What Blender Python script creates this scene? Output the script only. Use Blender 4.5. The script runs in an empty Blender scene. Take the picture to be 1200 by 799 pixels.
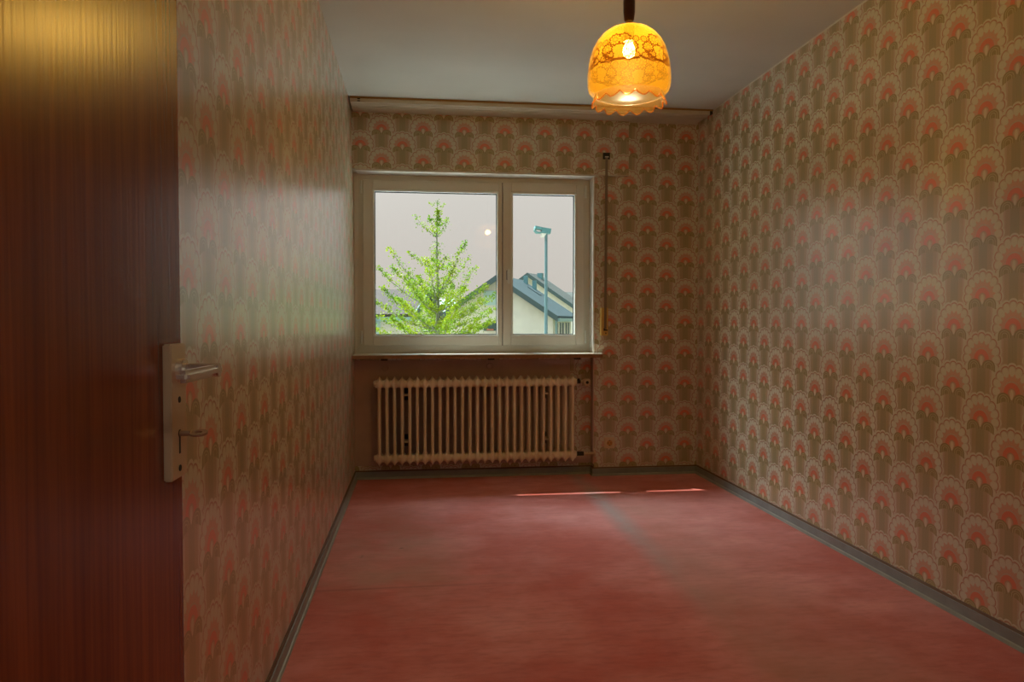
import bpy, bmesh, math, random
from mathutils import Vector, Matrix
random.seed(7)
PI = math.pi
S = bpy.context.scene
COL = S.collection

# ------------------------------------------------------------------ camera
cam_d = bpy.data.cameras.new('camera'); cam = bpy.data.objects.new('camera', cam_d); COL.objects.link(cam)
FPX, YAW, PITCH = 870.4, 0.1253025, 0.0259747
cam_d.sensor_width = 36.0; cam_d.lens = FPX * 36.0 / 1200.0
cam_d.clip_start = 0.02; cam_d.clip_end = 500
cam.location = (0, 0, 1.06)
cam.rotation_euler = (PI/2 - PITCH, 0, -YAW)
S.camera = cam
S.view_settings.view_transform = 'Standard'; S.view_settings.look = 'None'
S.view_settings.gamma = 1.0; S.view_settings.use_curve_mapping = False
S.view_settings.exposure = 0.0

# ------------------------------------------------------------------ sky and sun
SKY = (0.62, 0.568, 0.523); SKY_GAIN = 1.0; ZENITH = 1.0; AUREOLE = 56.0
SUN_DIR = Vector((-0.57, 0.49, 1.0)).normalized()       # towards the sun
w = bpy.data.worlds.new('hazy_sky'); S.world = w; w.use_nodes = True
nt = w.node_tree; nt.nodes.clear()
def wn(t, **k):
    n = nt.nodes.new(t)
    for a, b in k.items(): setattr(n, a, b)
    return n
out = wn('ShaderNodeOutputWorld'); bg = wn('ShaderNodeBackground'); tc = wn('ShaderNodeTexCoord')
sp = wn('ShaderNodeSeparateXYZ'); nt.links.new(tc.outputs['Generated'], sp.inputs[0])
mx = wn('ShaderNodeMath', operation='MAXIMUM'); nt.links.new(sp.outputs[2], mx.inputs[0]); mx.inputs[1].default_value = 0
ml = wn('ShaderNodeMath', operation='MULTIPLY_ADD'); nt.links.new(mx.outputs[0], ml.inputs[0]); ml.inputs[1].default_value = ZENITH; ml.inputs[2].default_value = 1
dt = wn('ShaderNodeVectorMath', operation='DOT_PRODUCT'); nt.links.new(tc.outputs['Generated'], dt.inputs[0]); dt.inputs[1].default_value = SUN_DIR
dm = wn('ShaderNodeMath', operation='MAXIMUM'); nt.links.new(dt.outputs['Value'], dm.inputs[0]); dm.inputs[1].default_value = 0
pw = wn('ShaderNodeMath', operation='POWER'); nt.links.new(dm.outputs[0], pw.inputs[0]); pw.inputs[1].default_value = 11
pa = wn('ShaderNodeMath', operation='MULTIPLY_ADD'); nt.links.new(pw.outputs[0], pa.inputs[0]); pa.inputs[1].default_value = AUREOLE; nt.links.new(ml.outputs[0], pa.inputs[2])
# slightly bluer towards the zenith of the hazy sky
mixc = wn('ShaderNodeMix', data_type='RGBA'); m2_ = wn('ShaderNodeMath', operation='POWER'); nt.links.new(mx.outputs[0], m2_.inputs[0]); m2_.inputs[1].default_value = 1.5; nt.links.new(m2_.outputs[0], mixc.inputs[0])
mixc.inputs[6].default_value = (*SKY, 1); mixc.inputs[7].default_value = (0.34, 0.58, 0.69, 1)
nt.links.new(mixc.outputs[2], bg.inputs[0])
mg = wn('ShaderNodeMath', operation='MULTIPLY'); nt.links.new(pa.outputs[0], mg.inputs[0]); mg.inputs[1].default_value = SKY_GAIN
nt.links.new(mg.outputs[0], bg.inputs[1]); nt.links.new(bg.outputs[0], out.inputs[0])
sd = bpy.data.lights.new('sun', 'SUN'); sun = bpy.data.objects.new('sun', sd); COL.objects.link(sun)
sd.energy = 8.0; sd.angle = math.radians(0.25); sd.color = (1, 0.93, 0.82)
sun.rotation_euler = SUN_DIR.to_track_quat('Z', 'Y').to_euler(); sun.location = (-6, 9, 14)
HALL_FILL_W = 9.0; BULB_W = 21.0

# ------------------------------------------------------------------ materials
def newmat(name):
    m = bpy.data.materials.new(name); m.use_nodes = True
    return m, m.node_tree, m.node_tree.nodes['Principled BSDF']
MATS = {}
def mat(name, col, rough=0.6, metal=0.0, spec=0.5, noise=0.0, nscale=20.0, bump=0.0, bscale=200.0, stretch=(1, 1, 1), coat=0.0, trans=0.0):
    m, t, b = newmat(name)
    b.inputs['Base Color'].default_value = (*col, 1); b.inputs['Roughness'].default_value = rough
    b.inputs['Metallic'].default_value = metal; b.inputs['Specular IOR Level'].default_value = spec
    b.inputs['Coat Weight'].default_value = coat; b.inputs['Transmission Weight'].default_value = trans
    if noise or bump:
        g = t.nodes.new('ShaderNodeNewGeometry'); mp = t.nodes.new('ShaderNodeMapping'); t.links.new(g.outputs['Position'], mp.inputs[0])
        mp.inputs['Scale'].default_value = stretch
    if noise:
        n = t.nodes.new('ShaderNodeTexNoise'); n.inputs['Scale'].default_value = nscale; n.inputs['Detail'].default_value = 5
        t.links.new(mp.outputs[0], n.inputs['Vector'])
        mr = t.nodes.new('ShaderNodeMapRange'); t.links.new(n.outputs[0], mr.inputs[0])
        mr.inputs[1].default_value = .3; mr.inputs[2].default_value = .7; mr.inputs[3].default_value = 1-noise; mr.inputs[4].default_value = 1+noise
        hs = t.nodes.new('ShaderNodeHueSaturation'); hs.inputs['Color'].default_value = (*col, 1); t.links.new(mr.outputs[0], hs.inputs['Value'])
        t.links.new(hs.outputs[0], b.inputs['Base Color'])
    if bump:
        n2 = t.nodes.new('ShaderNodeTexNoise'); n2.inputs['Scale'].default_value = bscale; t.links.new(mp.outputs[0], n2.inputs['Vector'])
        bp = t.nodes.new('ShaderNodeBump'); bp.inputs['Strength'].default_value = bump; bp.inputs['Distance'].default_value = 0.002
        t.links.new(n2.outputs[0], bp.inputs['Height']); t.links.new(bp.outputs[0], b.inputs['Normal'])
    MATS[name] = m
    return m

class NB:
    """tiny math-node builder"""
    def __init__(s, t): s.t = t
    def m(s, op, a, b=None, c=None):
        n = s.t.nodes.new('ShaderNodeMath'); n.operation = op
        for i, v in enumerate((a, b, c)):
            if v is None: continue
            if isinstance(v, (int, float)): n.inputs[i].default_value = v
            else: s.t.links.new(v, n.inputs[i])
        return n.outputs[0]
    def add(s, a, b): return s.m('ADD', a, b)
    def sub(s, a, b): return s.m('SUBTRACT', a, b)
    def mul(s, a, b): return s.m('MULTIPLY', a, b)
    def hyp(s, a, b): return s.m('SQRT', s.add(s.mul(a, a), s.mul(b, b)))
    def wrap(s, a, per, off=0.0):   # wrapped into (-per/2, per/2) + off
        return s.m('WRAP', a, per/2+off, -per/2+off)
    def lt(s, a, thr, soft):        # soft a < thr
        n = s.t.nodes.new('ShaderNodeMapRange'); n.clamp = True
        if isinstance(a, (int, float)): n.inputs[0].default_value = a
        else: s.t.links.new(a, n.inputs[0])
        n.inputs[1].default_value = thr-soft; n.inputs[2].default_value = thr+soft; n.inputs[3].default_value = 1; n.inputs[4].default_value = 0
        return n.outputs[0]
    def gt(s, a, thr, soft):
        return s.sub(1.0, s.lt(a, thr, soft))
    def mix(s, f, a, b):
        n = s.t.nodes.new('ShaderNodeMix'); n.data_type = 'RGBA'
        if isinstance(f, (int, float)): n.inputs[0].default_value = f
        else: s.t.links.new(f, n.inputs[0])
        for i, v in ((6, a), (7, b)):
            if isinstance(v, tuple): n.inputs[i].default_value = (*v, 1)
            else: s.t.links.new(v, n.inputs[i])
        return n.outputs[2]

def wallpaper(name, axis, u0, v0):
    m, t, bs = newmat(name); B = NB(t)
    g = t.nodes.new('ShaderNodeNewGeometry'); sx = t.nodes.new('ShaderNodeSeparateXYZ'); t.links.new(g.outputs['Position'], sx.inputs[0])
    u = B.sub(sx.outputs[axis], u0); v = B.sub(sx.outputs[2], v0)
    U, V = 0.271, 0.2125
    cream = (0.65, 0.64, 0.52); petal = (0.67, 0.67, 0.55); red = (0.48, 0.19, 0.11); pink = (0.66, 0.38, 0.26); ground = (0.56, 0.50, 0.38)
    orange = (0.76, 0.21, 0.11); olive = (0.33, 0.27, 0.10); olive_l = (0.55, 0.50, 0.29); s1 = (0.50, 0.40, 0.23); s2 = (0.40, 0.35, 0.18)
    ax = B.wrap(u, U); ay = B.wrap(v, V, .03)
    bx = B.wrap(B.add(u, U/2), U); by = B.wrap(B.add(v, V/2), V, .03)
    ca = B.hyp(ax, B.sub(ay, .015)); cb = B.hyp(bx, B.sub(by, .015))
    useb = B.m('GREATER_THAN', ca, cb)
    x = B.add(ax, B.mul(useb, B.sub(bx, ax))); y = B.add(ay, B.mul(useb, B.sub(by, ay)))
    # stripes running down every column
    sxx = B.m('ABSOLUTE', B.wrap(u, U/2))
    c = B.mix(B.lt(sxx, .047, .004), cream, (0.55, 0.43, 0.32))
    c = B.mix(B.lt(sxx, .038, .001), c, s1)
    c = B.mix(B.lt(sxx, .019, .002), c, s2)
    ln = B.m('SINE', B.mul(sxx, 1400.0)); c = B.mix(B.mul(B.mul(B.gt(ln, .55, .3), B.lt(sxx, .038, .001)), .28), c, (0.22, 0.14, 0.07))
    # the fan
    ax_ = B.m('ABSOLUTE', x); yp = B.sub(y, .005)
    r = B.hyp(x, yp); th = B.m('ARCTAN2', ax_, yp)
    D = math.radians(23.5)
    ph = B.wrap(th, D)                              # angle to nearest petal axis
    ph2 = B.wrap(B.add(th, D/2), D)
    k = B.m('DIVIDE', ph, D/2); sc = B.m('SQRT', B.m('MAXIMUM', B.sub(1.0, B.mul(k, k)), 0.0))
    R = B.add(.0755, B.mul(sc, .0105))
    dr = B.sub(r, R); inth = B.lt(th, math.radians(124), .02)
    c = B.mix(B.mul(B.lt(dr, .0095, .001), inth), c, cream)
    c = B.mix(B.mul(B.lt(dr, .0022, .0008), inth), c, red)
    c = B.mix(B.mul(B.lt(dr, -.0016, .0008), inth), c, ground)
    lat = B.mul(ph, r); d = B.hyp(B.mul(lat, 1/.0128), B.mul(B.sub(r, .0665), 1/.0165))
    c = B.mix(B.mul(B.lt(d, 1, .06), inth), c, petal)
    lat2 = B.mul(ph2, r); d2 = B.hyp(B.mul(lat2, 1/.0052), B.mul(B.sub(r, .046), 1/.0125))
    c = B.mix(B.mul(B.lt(d2, 1, .12), B.lt(th, 1.85, .05)), c, pink)
    lat3 = B.mul(ph, r); d3 = B.hyp(B.mul(lat3, 1/.0042), B.mul(B.sub(r, .041), 1/.009))
    c = B.mix(B.mul(B.lt(d3, 1, .12), B.lt(th, 1.85, .05)), c, pink)
    r0 = B.hyp(x, y)
    c = B.mix(B.mul(B.lt(r0, .0345, .001), B.gt(y, -.012, .001)), c, orange)
    c = B.mix(B.mul(B.lt(r0, .0165, .001), B.gt(y, -.02, .001)), c, (0.55, 0.33, 0.20))
    c = B.mix(B.mul(B.lt(r0, .0125, .001), B.gt(y, -.02, .001)), c, (0.62, 0.47, 0.33))
    # two drooping fronds
    dx = B.mul(B.sub(ax_, .034), .92); dy = B.mul(B.add(y, .024), 1.15)
    dyp = B.m('MAXIMUM', dy, 0.0); rr = B.hyp(dx, dyp); low = B.gt(B.add(dy, B.mul(B.m('MAXIMUM', dx, 0.0), .5)), -.008, .001)
    arc = lambda q: B.lt(B.m('ABSOLUTE', B.sub(rr, q)), .0013, .0007)
    fr = B.mix(B.m('MAXIMUM', arc(.0185), arc(.0105)), olive, olive_l)
    c = B.mix(B.mul(B.lt(rr, .0262, .0007), low), c, fr)
    bd = B.hyp(B.mul(x, 1/.0068), B.mul(B.add(y, .006), 1/.017))
    c = B.mix(B.lt(bd, 1, .08), c, (0.72, 0.66, 0.52))
    # aged, faintly blotchy paper
    n = t.nodes.new('ShaderNodeTexNoise'); n.inputs['Scale'].default_value = 1.6; n.inputs['Detail'].default_value = 4; t.links.new(g.outputs['Position'], n.inputs['Vector'])
    mr = t.nodes.new('ShaderNodeMapRange'); t.links.new(n.outputs[0], mr.inputs[0]); mr.inputs[3].default_value = .86; mr.inputs[4].default_value = 1.1
    hs = t.nodes.new('ShaderNodeHueSaturation'); t.links.new(c, hs.inputs['Color']); t.links.new(mr.outputs[0], hs.inputs['Value'])
    t.links.new(hs.outputs[0], bs.inputs['Base Color'])
    bs.inputs['Roughness'].default_value = WP_ROUGH; bs.inputs['Specular IOR Level'].default_value = .75; bs.inputs['Coat Weight'].default_value = .8; bs.inputs['Coat Roughness'].default_value = .3
    n2 = t.nodes.new('ShaderNodeTexNoise'); n2.inputs['Scale'].default_value = 260; t.links.new(g.outputs['Position'], n2.inputs['Vector'])
    bp = t.nodes.new('ShaderNodeBump'); bp.inputs['Strength'].default_value = .12; bp.inputs['Distance'].default_value = .001
    t.links.new(n2.outputs[0], bp.inputs['Height']); t.links.new(bp.outputs[0], bs.inputs['Normal'])
    return m
WP_ROUGH = 0.30
WP_BACK = wallpaper('wallpaper_back', 0, 1.437, .518); WP_BOX = wallpaper('wallpaper_lintel', 0, .035, 2.316)
WP_RIGHT = wallpaper('wallpaper_right', 1, 2.346, 1.356); WP_LEFT = wallpaper('wallpaper_left', 1, 1.591, .595)

def carpet_mat():
    m, t, bs = newmat('red_carpet'); B = NB(t)
    g = t.nodes.new('ShaderNodeNewGeometry'); sx = t.nodes.new('ShaderNodeSeparateXYZ'); t.links.new(g.outputs['Position'], sx.inputs[0])
    def noise(sc, st=(1, 1, 1), det=6):
        mp = t.nodes.new('ShaderNodeMapping'); mp.inputs['Scale'].default_value = st; t.links.new(g.outputs['Position'], mp.inputs[0])
        n = t.nodes.new('ShaderNodeTexNoise'); n.inputs['Scale'].default_value = sc; n.inputs['Detail'].default_value = det; n.inputs['Roughness'].default_value = .62
        t.links.new(mp.outputs[0], n.inputs['Vector']); return n.outputs[0]
    X, Y = sx.outputs[0], sx.outputs[1]
    c = B.mix(B.gt(noise(1.1), .5, .10), (0.62, 0.13, 0.095), (0.80, 0.30, 0.275))
    c = B.mix(B.mul(B.gt(noise(5, (.55, 1.5, 1)), .55, .12), .35), c, (0.50, 0.085, 0.06))
    c = B.mix(B.mul(B.gt(noise(26, (.5, 1.6, 1)), .58, .1), .28), c, (0.34, 0.06, 0.045))
    # dusty worn lane beside a straight edge at x = 1.05
    edge = B.mul(B.gt(X, 1.02, .05), B.lt(X, 1.42, .22)); lane = B.mul(edge, B.lt(Y, 4.5, .3))
    c = B.mix(B.mul(B.mul(lane, B.gt(noise(2.3), .42, .2)), .55), c, (0.48, 0.24, 0.18))
    line = B.mul(B.lt(B.m('ABSOLUTE', B.sub(X, 1.07)), .045, .04), B.mul(B.gt(Y, 3.1, .7), B.gt(noise(4), .40, .15)))
    c = B.mix(B.mul(line, .7), c, (0.42, 0.32, 0.31))
    # pale dusty patch on the left, pressed seam
    pd = B.hyp(B.mul(B.add(X, .12), 1/.35), B.mul(B.sub(Y, 3.45), 1/.85)); c = B.mix(B.mul(B.mul(B.lt(pd, .75, .35), B.gt(noise(3), .45, .15)), .6), c, (0.46, 0.26, 0.19))
    sm = B.mul(B.lt(B.m('ABSOLUTE', B.sub(Y, 3.05)), .03, .02), B.lt(X, .25, .2)); c = B.mix(B.mul(sm, B.mul(B.gt(noise(6), .45, .1), .45)), c, (0.55, 0.26, 0.20))
    seam = B.mul(B.lt(B.m('ABSOLUTE', B.sub(Y, 2.97)), .008, .008), B.lt(X, .3, .2)); c = B.mix(B.mul(seam, .35), c, (0.2, 0.04, 0.03))
    sp_ = B.gt(noise(9, (1, 1, 1), 2), .76, .02); c = B.mix(B.mul(sp_, .6), c, (0.12, 0.05, 0.035))
    t.links.new(c, bs.inputs['Base Color']); bs.inputs['Roughness'].default_value = .9; bs.inputs['Specular IOR Level'].default_value = .25
    bs.inputs['Sheen Weight'].default_value = .35; bs.inputs['Sheen Roughness'].default_value = .45; bs.inputs['Sheen Tint'].default_value = (1, .8, .78, 1)
    bp = t.nodes.new('ShaderNodeBump'); bp.inputs['Strength'].default_value = .5; bp.inputs['Distance'].default_value = .004
    hb = B.add(B.mul(noise(420, (1, 1, 1), 2), .6), B.mul(noise(40, (.6, 1.5, 1)), .6))
    t.links.new(hb, bp.inputs['Height']); t.links.new(bp.outputs[0], bs.inputs['Normal'])
    return m
CARPET = carpet_mat()

def wood_mat():
    m, t, bs = newmat('sapele_veneer'); B = NB(t)
    tc = t.nodes.new('ShaderNodeTexCoord'); 
    def noise(sc, st, det=4):
        mp = t.nodes.new('ShaderNodeMapping'); mp.inputs['Scale'].default_value = st; t.links.new(tc.outputs['Object'], mp.inputs[0])
        n = t.nodes.new('ShaderNodeTexNoise'); n.inputs['Scale'].default_value = sc; n.inputs['Detail'].default_value = det
        t.links.new(mp.outputs[0], n.inputs['Vector']); return n.outputs[0]
    c = B.mix(B.gt(noise(22, (1, 1, .05)), .5, .14), (0.17, 0.030, 0.004), (0.27, 0.056, 0.008))
    c = B.mix(B.mul(B.gt(noise(150, (1, 1, .025)), .52, .1), .4), c, (0.09, 0.016, 0.003))
    t.links.new(c, bs.inputs['Base Color']); bs.inputs['Roughness'].default_value = .27; bs.inputs['Specular IOR Level'].default_value = .30
    bp = t.nodes.new('ShaderNodeBump'); bp.inputs['Strength'].default_value = .35; bp.inputs['Distance'].default_value = .0006
    t.links.new(noise(150, (1, 1, .03)), bp.inputs['Height']); t.links.new(bp.outputs[0], bs.inputs['Normal'])
    return m
WOOD = wood_mat()
CEIL = mat('ceiling_paint', (0.60, 0.61, 0.57), .85, noise=.04, nscale=2.5, bump=.15, bscale=90)
PLASTER = mat('white_reveal_paint', (0.70, 0.69, 0.62), .6, noise=.13, nscale=14, bump=.5, bscale=40)
NICHE = mat('bare_pink_plaster', (0.56, 0.42, 0.36), .8, noise=.12, nscale=5, bump=.3, bscale=60)
SKIRT = mat('grey_skirting_vinyl', (0.25, 0.28, 0.28), .42, noise=.12, nscale=12)
SKIRT_D = mat('skirting_top_groove', (0.16, 0.09, 0.05), .6)
SKIRT_L = mat('skirting_foot', (0.34, 0.38, 0.34), .45, noise=.12, nscale=9)
PVC = mat('cream_window_frame', (0.72, 0.72, 0.64), .38, noise=.03, nscale=6)
BEAD = mat('glazing_bead', (0.82, 0.88, 0.85), .3)
RUBBER = mat('black_gasket', (0.02, 0.02, 0.02), .6)
SILLTOP = mat('sill_stone', (0.62, 0.60, 0.52), .35, noise=.1, nscale=12)
SILLEDGE = mat('sill_wood_edge', (0.30, 0.17, 0.07), .55, noise=.25, nscale=25)
RAIL = mat('cream_curtain_rail', (0.62, 0.58, 0.46), .5, noise=.05, nscale=9)
RAIL_LIP = mat('brass_rail_lip', (0.36, 0.20, 0.05), .45, metal=.3)
DARK = mat('dark_gap', (0.03, 0.025, 0.02), .7)
RADI = mat('radiator_enamel', (0.80, 0.70, 0.54), .36, noise=.06, nscale=8)
VALVE_D = mat('dark_valve_metal', (0.05, 0.045, 0.04), .5, metal=.6)
VALVE_L = mat('valve_ivory', (0.62, 0.50, 0.32), .45)
STRAP = mat('grey_webbing', (0.26, 0.22, 0.15), .85, bump=.5, bscale=700)
YELLOW = mat('yellowed_plastic', (0.70, 0.50, 0.13), .42)
SOCKET = mat('ivory_socket', (0.72, 0.58, 0.38), .4)
BRONZE = mat('bronzed_plate', (0.62, 0.50, 0.32), .4, metal=.35)
STEEL = mat('satin_lever', (0.82, 0.80, 0.72), .25, metal=.8)
KEYM = mat('key_steel', (0.45, 0.38, 0.30), .35, metal=.9)
LAMPWOOD = mat('dark_red_turned_wood', (0.035, 0.006, 0.004), .3, noise=.2, nscale=30)
BRASS = mat('aged_brass', (0.55, 0.32, 0.10), .35, metal=.8)
HALLW = mat('hall_wall_paint', (0.62, 0.60, 0.56), .8)
HOUSEW = mat('white_render', (0.70, 0.63, 0.57), .9, noise=.05, nscale=3)
RENDER = mat('outer_wall_render', (0.55, 0.53, 0.48), .9)
SLATE = mat('grey_roof_covering', (0.055, 0.075, 0.078), .7, spec=.12, noise=.12, nscale=3)
VERGE = mat('dark_verge_board', (0.06, 0.09, 0.095), .7)
VERGE2 = mat('brown_soffit', (0.20, 0.18, 0.16), .8)
TEAL = mat('teal_chimney_cladding', (0.11, 0.24, 0.26), .6)
TILE = mat('weathered_roof_tile', (0.062, 0.046, 0.040), .8, spec=.12, noise=.15, nscale=6)
GREYT = mat('grey_brown_tile', (0.085, 0.085, 0.075), .8, spec=.12, noise=.15, nscale=4)
WINB = mat('pale_blue_shutter', (0.42, 0.55, 0.55), .5)
WIND = mat('dark_window_glass', (0.05, 0.09, 0.085), .2)
GUTTER = mat('zinc', (0.24, 0.36, 0.38), .5, metal=.3)
POST = mat('galvanised_post', (0.08, 0.15, 0.16), .5, metal=.2)
POSTH = mat('lamp_head_shell', (0.07, 0.19, 0.19), .45)
BARK = mat('grey_bark', (0.17, 0.18, 0.13), .85, noise=.2, nscale=20)
FLOWER = mat('red_flowers', (0.50, 0.14, 0.08), .7)
GRASS = mat('garden_grass', (0.12, 0.14, 0.06), .95, noise=.25, nscale=2)
ROAD = mat('asphalt', (0.20, 0.20, 0.19), .9, noise=.1, nscale=8)

def leaf_mat():
    m, t, bs = newmat('young_leaves')
    g = t.nodes.new('ShaderNodeNewGeometry'); B = NB(t)
    n = t.nodes.new('ShaderNodeTexNoise'); n.inputs['Scale'].default_value = 5; t.links.new(g.outputs['Position'], n.inputs['Vector'])
    c = B.mix(B.gt(n.outputs[0], .5, .15), (0.10, 0.20, 0.012), (0.24, 0.30, 0.004))
    t.links.new(c, bs.inputs['Base Color']); bs.inputs['Roughness'].default_value = .5; bs.inputs['Specular IOR Level'].default_value = .15
    tr = t.nodes.new('ShaderNodeBsdfTranslucent'); t.links.new(c, tr.inputs[0])
    mxs = t.nodes.new('ShaderNodeMixShader'); mxs.inputs[0].default_value = .5
    t.links.new(bs.outputs[0], mxs.inputs[1]); t.links.new(tr.outputs[0], mxs.inputs[2]); t.links.new(mxs.outputs[0], t.nodes['Material Output'].inputs[0])
    return m
LEAF = leaf_mat()
def schlick(t, f0):     # two-sided reflectance, same from either face of a thin sheet
    B = NB(t); lw = t.nodes.new('ShaderNodeLayerWeight'); lw.inputs[0].default_value = .5
    return B.add(f0, B.mul(B.m('POWER', lw.outputs['Facing'], 5.0), 1-f0))
def pane_mat():
    m, t, bs = newmat('window_glass'); t.nodes.remove(bs)
    tr = t.nodes.new('ShaderNodeBsdfTransparent'); tr.inputs[0].default_value = (.97, .98, .97, 1)
    gl = t.nodes.new('ShaderNodeBsdfGlossy'); gl.inputs['Roughness'].default_value = .01
    mxs = t.nodes.new('ShaderNodeMixShader'); t.links.new(schlick(t, .022), mxs.inputs[0]); t.links.new(tr.outputs[0], mxs.inputs[1]); t.links.new(gl.outputs[0], mxs.inputs[2])
    t.links.new(mxs.outputs[0], t.nodes['Material Output'].inputs[0]); return m
PANE = pane_mat()

def amber_mat(name, etched):
    """thin amber glass: partly see-through, partly scattering; the etched garland scatters less light"""
    m, t, bs = newmat(name); B = NB(t); t.nodes.remove(bs)
    tr = t.nodes.new('ShaderNodeBsdfTransparent'); tl = t.nodes.new('ShaderNodeBsdfTranslucent'); df = t.nodes.new('ShaderNodeBsdfDiffuse'); gl = t.nodes.new('ShaderNodeBsdfGlossy')
    gl.inputs['Roughness'].default_value = .30
    if etched:
        tc = t.nodes.new('ShaderNodeTexCoord'); s = t.nodes.new('ShaderNodeSeparateXYZ'); t.links.new(tc.outputs['Object'], s.inputs[0])
        a = B.m('ARCTAN2', s.outputs[1], s.outputs[0])
        z = B.add(s.outputs[2], .022); band = B.mul(B.gt(z, .112, .002), B.lt(z, .222, .002))
        u = B.mul(a, .125)                                        # arc length in metres
        P_ = .125*2*PI/6
        px = B.wrap(u, P_); ax = B.m('ABSOLUTE', px)
        def flower(cx, cz, R_):
            R_ = R_*1.25; dx = B.sub(ax, cx); dz = B.sub(z, cz); r = B.hyp(dx, dz); th = B.m('ARCTAN2', dz, dx)
            pet = B.m('ABSOLUTE', B.m('SINE', B.mul(th, 5)))
            ring = B.lt(B.m('ABSOLUTE', B.sub(r, B.add(R_*.74, B.mul(pet, R_*.26)))), R_*.15, R_*.05)
            inner = B.mul(B.lt(B.m('ABSOLUTE', B.sub(pet, .5)), .26, .1), B.mul(B.lt(r, R_*.55, .001), B.gt(r, R_*.2, .001)))
            return B.m('MAXIMUM', ring, inner)
        def leafarc(cx, cz, R_, wd):
            r = B.hyp(B.sub(ax, cx), B.sub(z, cz)); jag = B.mul(B.m('SINE', B.mul(z, 900)), .0016)
            return B.mul(B.lt(B.m('ABSOLUTE', B.add(B.sub(r, R_), jag)), wd, .001), B.lt(z, .155, .004))
        mk = flower(.015, .195, .017)
        for q in (flower(.040, .165, .015), flower(.030, .142, .012), flower(.052, .192, .009), flower(.052, .135, .009), leafarc(.002, .178, .052, .0048), leafarc(.030, .190, .068, .0035)): mk = B.m('MAXIMUM', mk, q)
        mk = B.mul(mk, band)
        col = B.mix(mk, (0.58, 0.27, 0.009), (0.20, 0.055, 0.002))
        colt = B.mix(mk, (1.0, 0.71, 0.21), (0.28, 0.11, 0.015))
        t.links.new(colt, tr.inputs[0]); t.links.new(col, tl.inputs[0]); t.links.new(col, df.inputs[0]); share = .84
    else:
        tr.inputs[0].default_value = (1, .86, .60, 1); tl.inputs[0].default_value = (.8, .42, .06, 1); df.inputs[0].default_value = (.8, .48, .12, 1); share = .86
    m1 = t.nodes.new('ShaderNodeMixShader'); m1.inputs[0].default_value = .30; t.links.new(tl.outputs[0], m1.inputs[1]); t.links.new(df.outputs[0], m1.inputs[2])
    m2 = t.nodes.new('ShaderNodeMixShader'); m2.inputs[0].default_value = share; t.links.new(m1.outputs[0], m2.inputs[1]); t.links.new(tr.outputs[0], m2.inputs[2])
    m3 = t.nodes.new('ShaderNodeMixShader'); t.links.new(schlick(t, .03), m3.inputs[0]); t.links.new(m2.outputs[0], m3.inputs[1]); t.links.new(gl.outputs[0], m3.inputs[2])
    t.links.new(m3.outputs[0], t.nodes['Material Output'].inputs[0]); return m
AMBER = amber_mat('amber_etched_glass', True); AMBER2 = amber_mat('amber_clear_rim', False)
def emit_mat(name, col, st):
    m, t, bs = newmat(name); bs.inputs['Base Color'].default_value = (*col, 1); bs.inputs['Emission Color'].default_value = (*col, 1); bs.inputs['Emission Strength'].default_value = st
    return m

# ------------------------------------------------------------------ mesh helpers
def box(bm, x0, x1, y0, y1, z0, z1, M=None, bev=0.0):
    r = bmesh.ops.create_cube(bm, size=1.0)
    T = Matrix.Translation(((x0+x1)/2, (y0+y1)/2, (z0+z1)/2)) @ Matrix.Diagonal((x1-x0, y1-y0, z1-z0, 1))
    bmesh.ops.transform(bm, matrix=T, verts=r['verts'])
    if bev:
        es = list({e for v in r['verts'] for e in v.link_edges})
        rb = bmesh.ops.bevel(bm, geom=es, offset=bev, segments=2, affect='EDGES')
        vs = list({v for f in rb['faces'] for v in f.verts} | {v for v in r['verts'] if v.is_valid})
    else: vs = r['verts']
    if M: bmesh.ops.transform(bm, matrix=M, verts=vs)
def tube(bm, p0, p1, r0, r1=None, seg=16, caps=True):
    r1 = r0 if r1 is None else r1
    p0, p1 = Vector(p0), Vector(p1); d = p1-p0
    r = bmesh.ops.create_cone(bm, cap_ends=caps, segments=seg, radius1=r0, radius2=r1, depth=d.length)
    q = d.to_track_quat('Z', 'Y').to_matrix().to_4x4()
    bmesh.ops.transform(bm, matrix=Matrix.Translation((p0+p1)/2) @ q, verts=r['verts'])
def lathe(bm, prof, seg=48, closed=False, M=None):
    rings = []
    for (r, z) in prof:
        rings.append([bm.verts.new((r*math.cos(2*PI*i/seg), r*math.sin(2*PI*i/seg), z)) for i in range(seg)])
    for a, b in zip(rings, rings[1:]):
        for i in range(seg): bm.faces.new((a[i], a[(i+1) % seg], b[(i+1) % seg], b[i]))
    if closed: bm.faces.new(rings[0][::-1]); bm.faces.new(rings[-1])
    if M: bmesh.ops.transform(bm, matrix=M, verts=[v for q in rings for v in q])
def prism(bm, pts, d):        # polygon points (3d) extruded by vector d
    d = Vector(d); a = [bm.verts.new(p) for p in pts]; b = [bm.verts.new(Vector(p)+d) for p in pts]
    n = len(pts); bm.faces.new(a[::-1]); bm.faces.new(b)
    for i in range(n): bm.faces.new((a[i], a[(i+1) % n], b[(i+1) % n], b[i]))
def path(bm, pts, rad, seg=8):   # tube along polyline
    for i, (a, b) in enumerate(zip(pts, pts[1:])):
        ra = rad[i] if isinstance(rad, (list, tuple)) else rad; rb = rad[i+1] if isinstance(rad, (list, tuple)) else rad
        tube(bm, a, b, ra, rb, seg)
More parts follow.
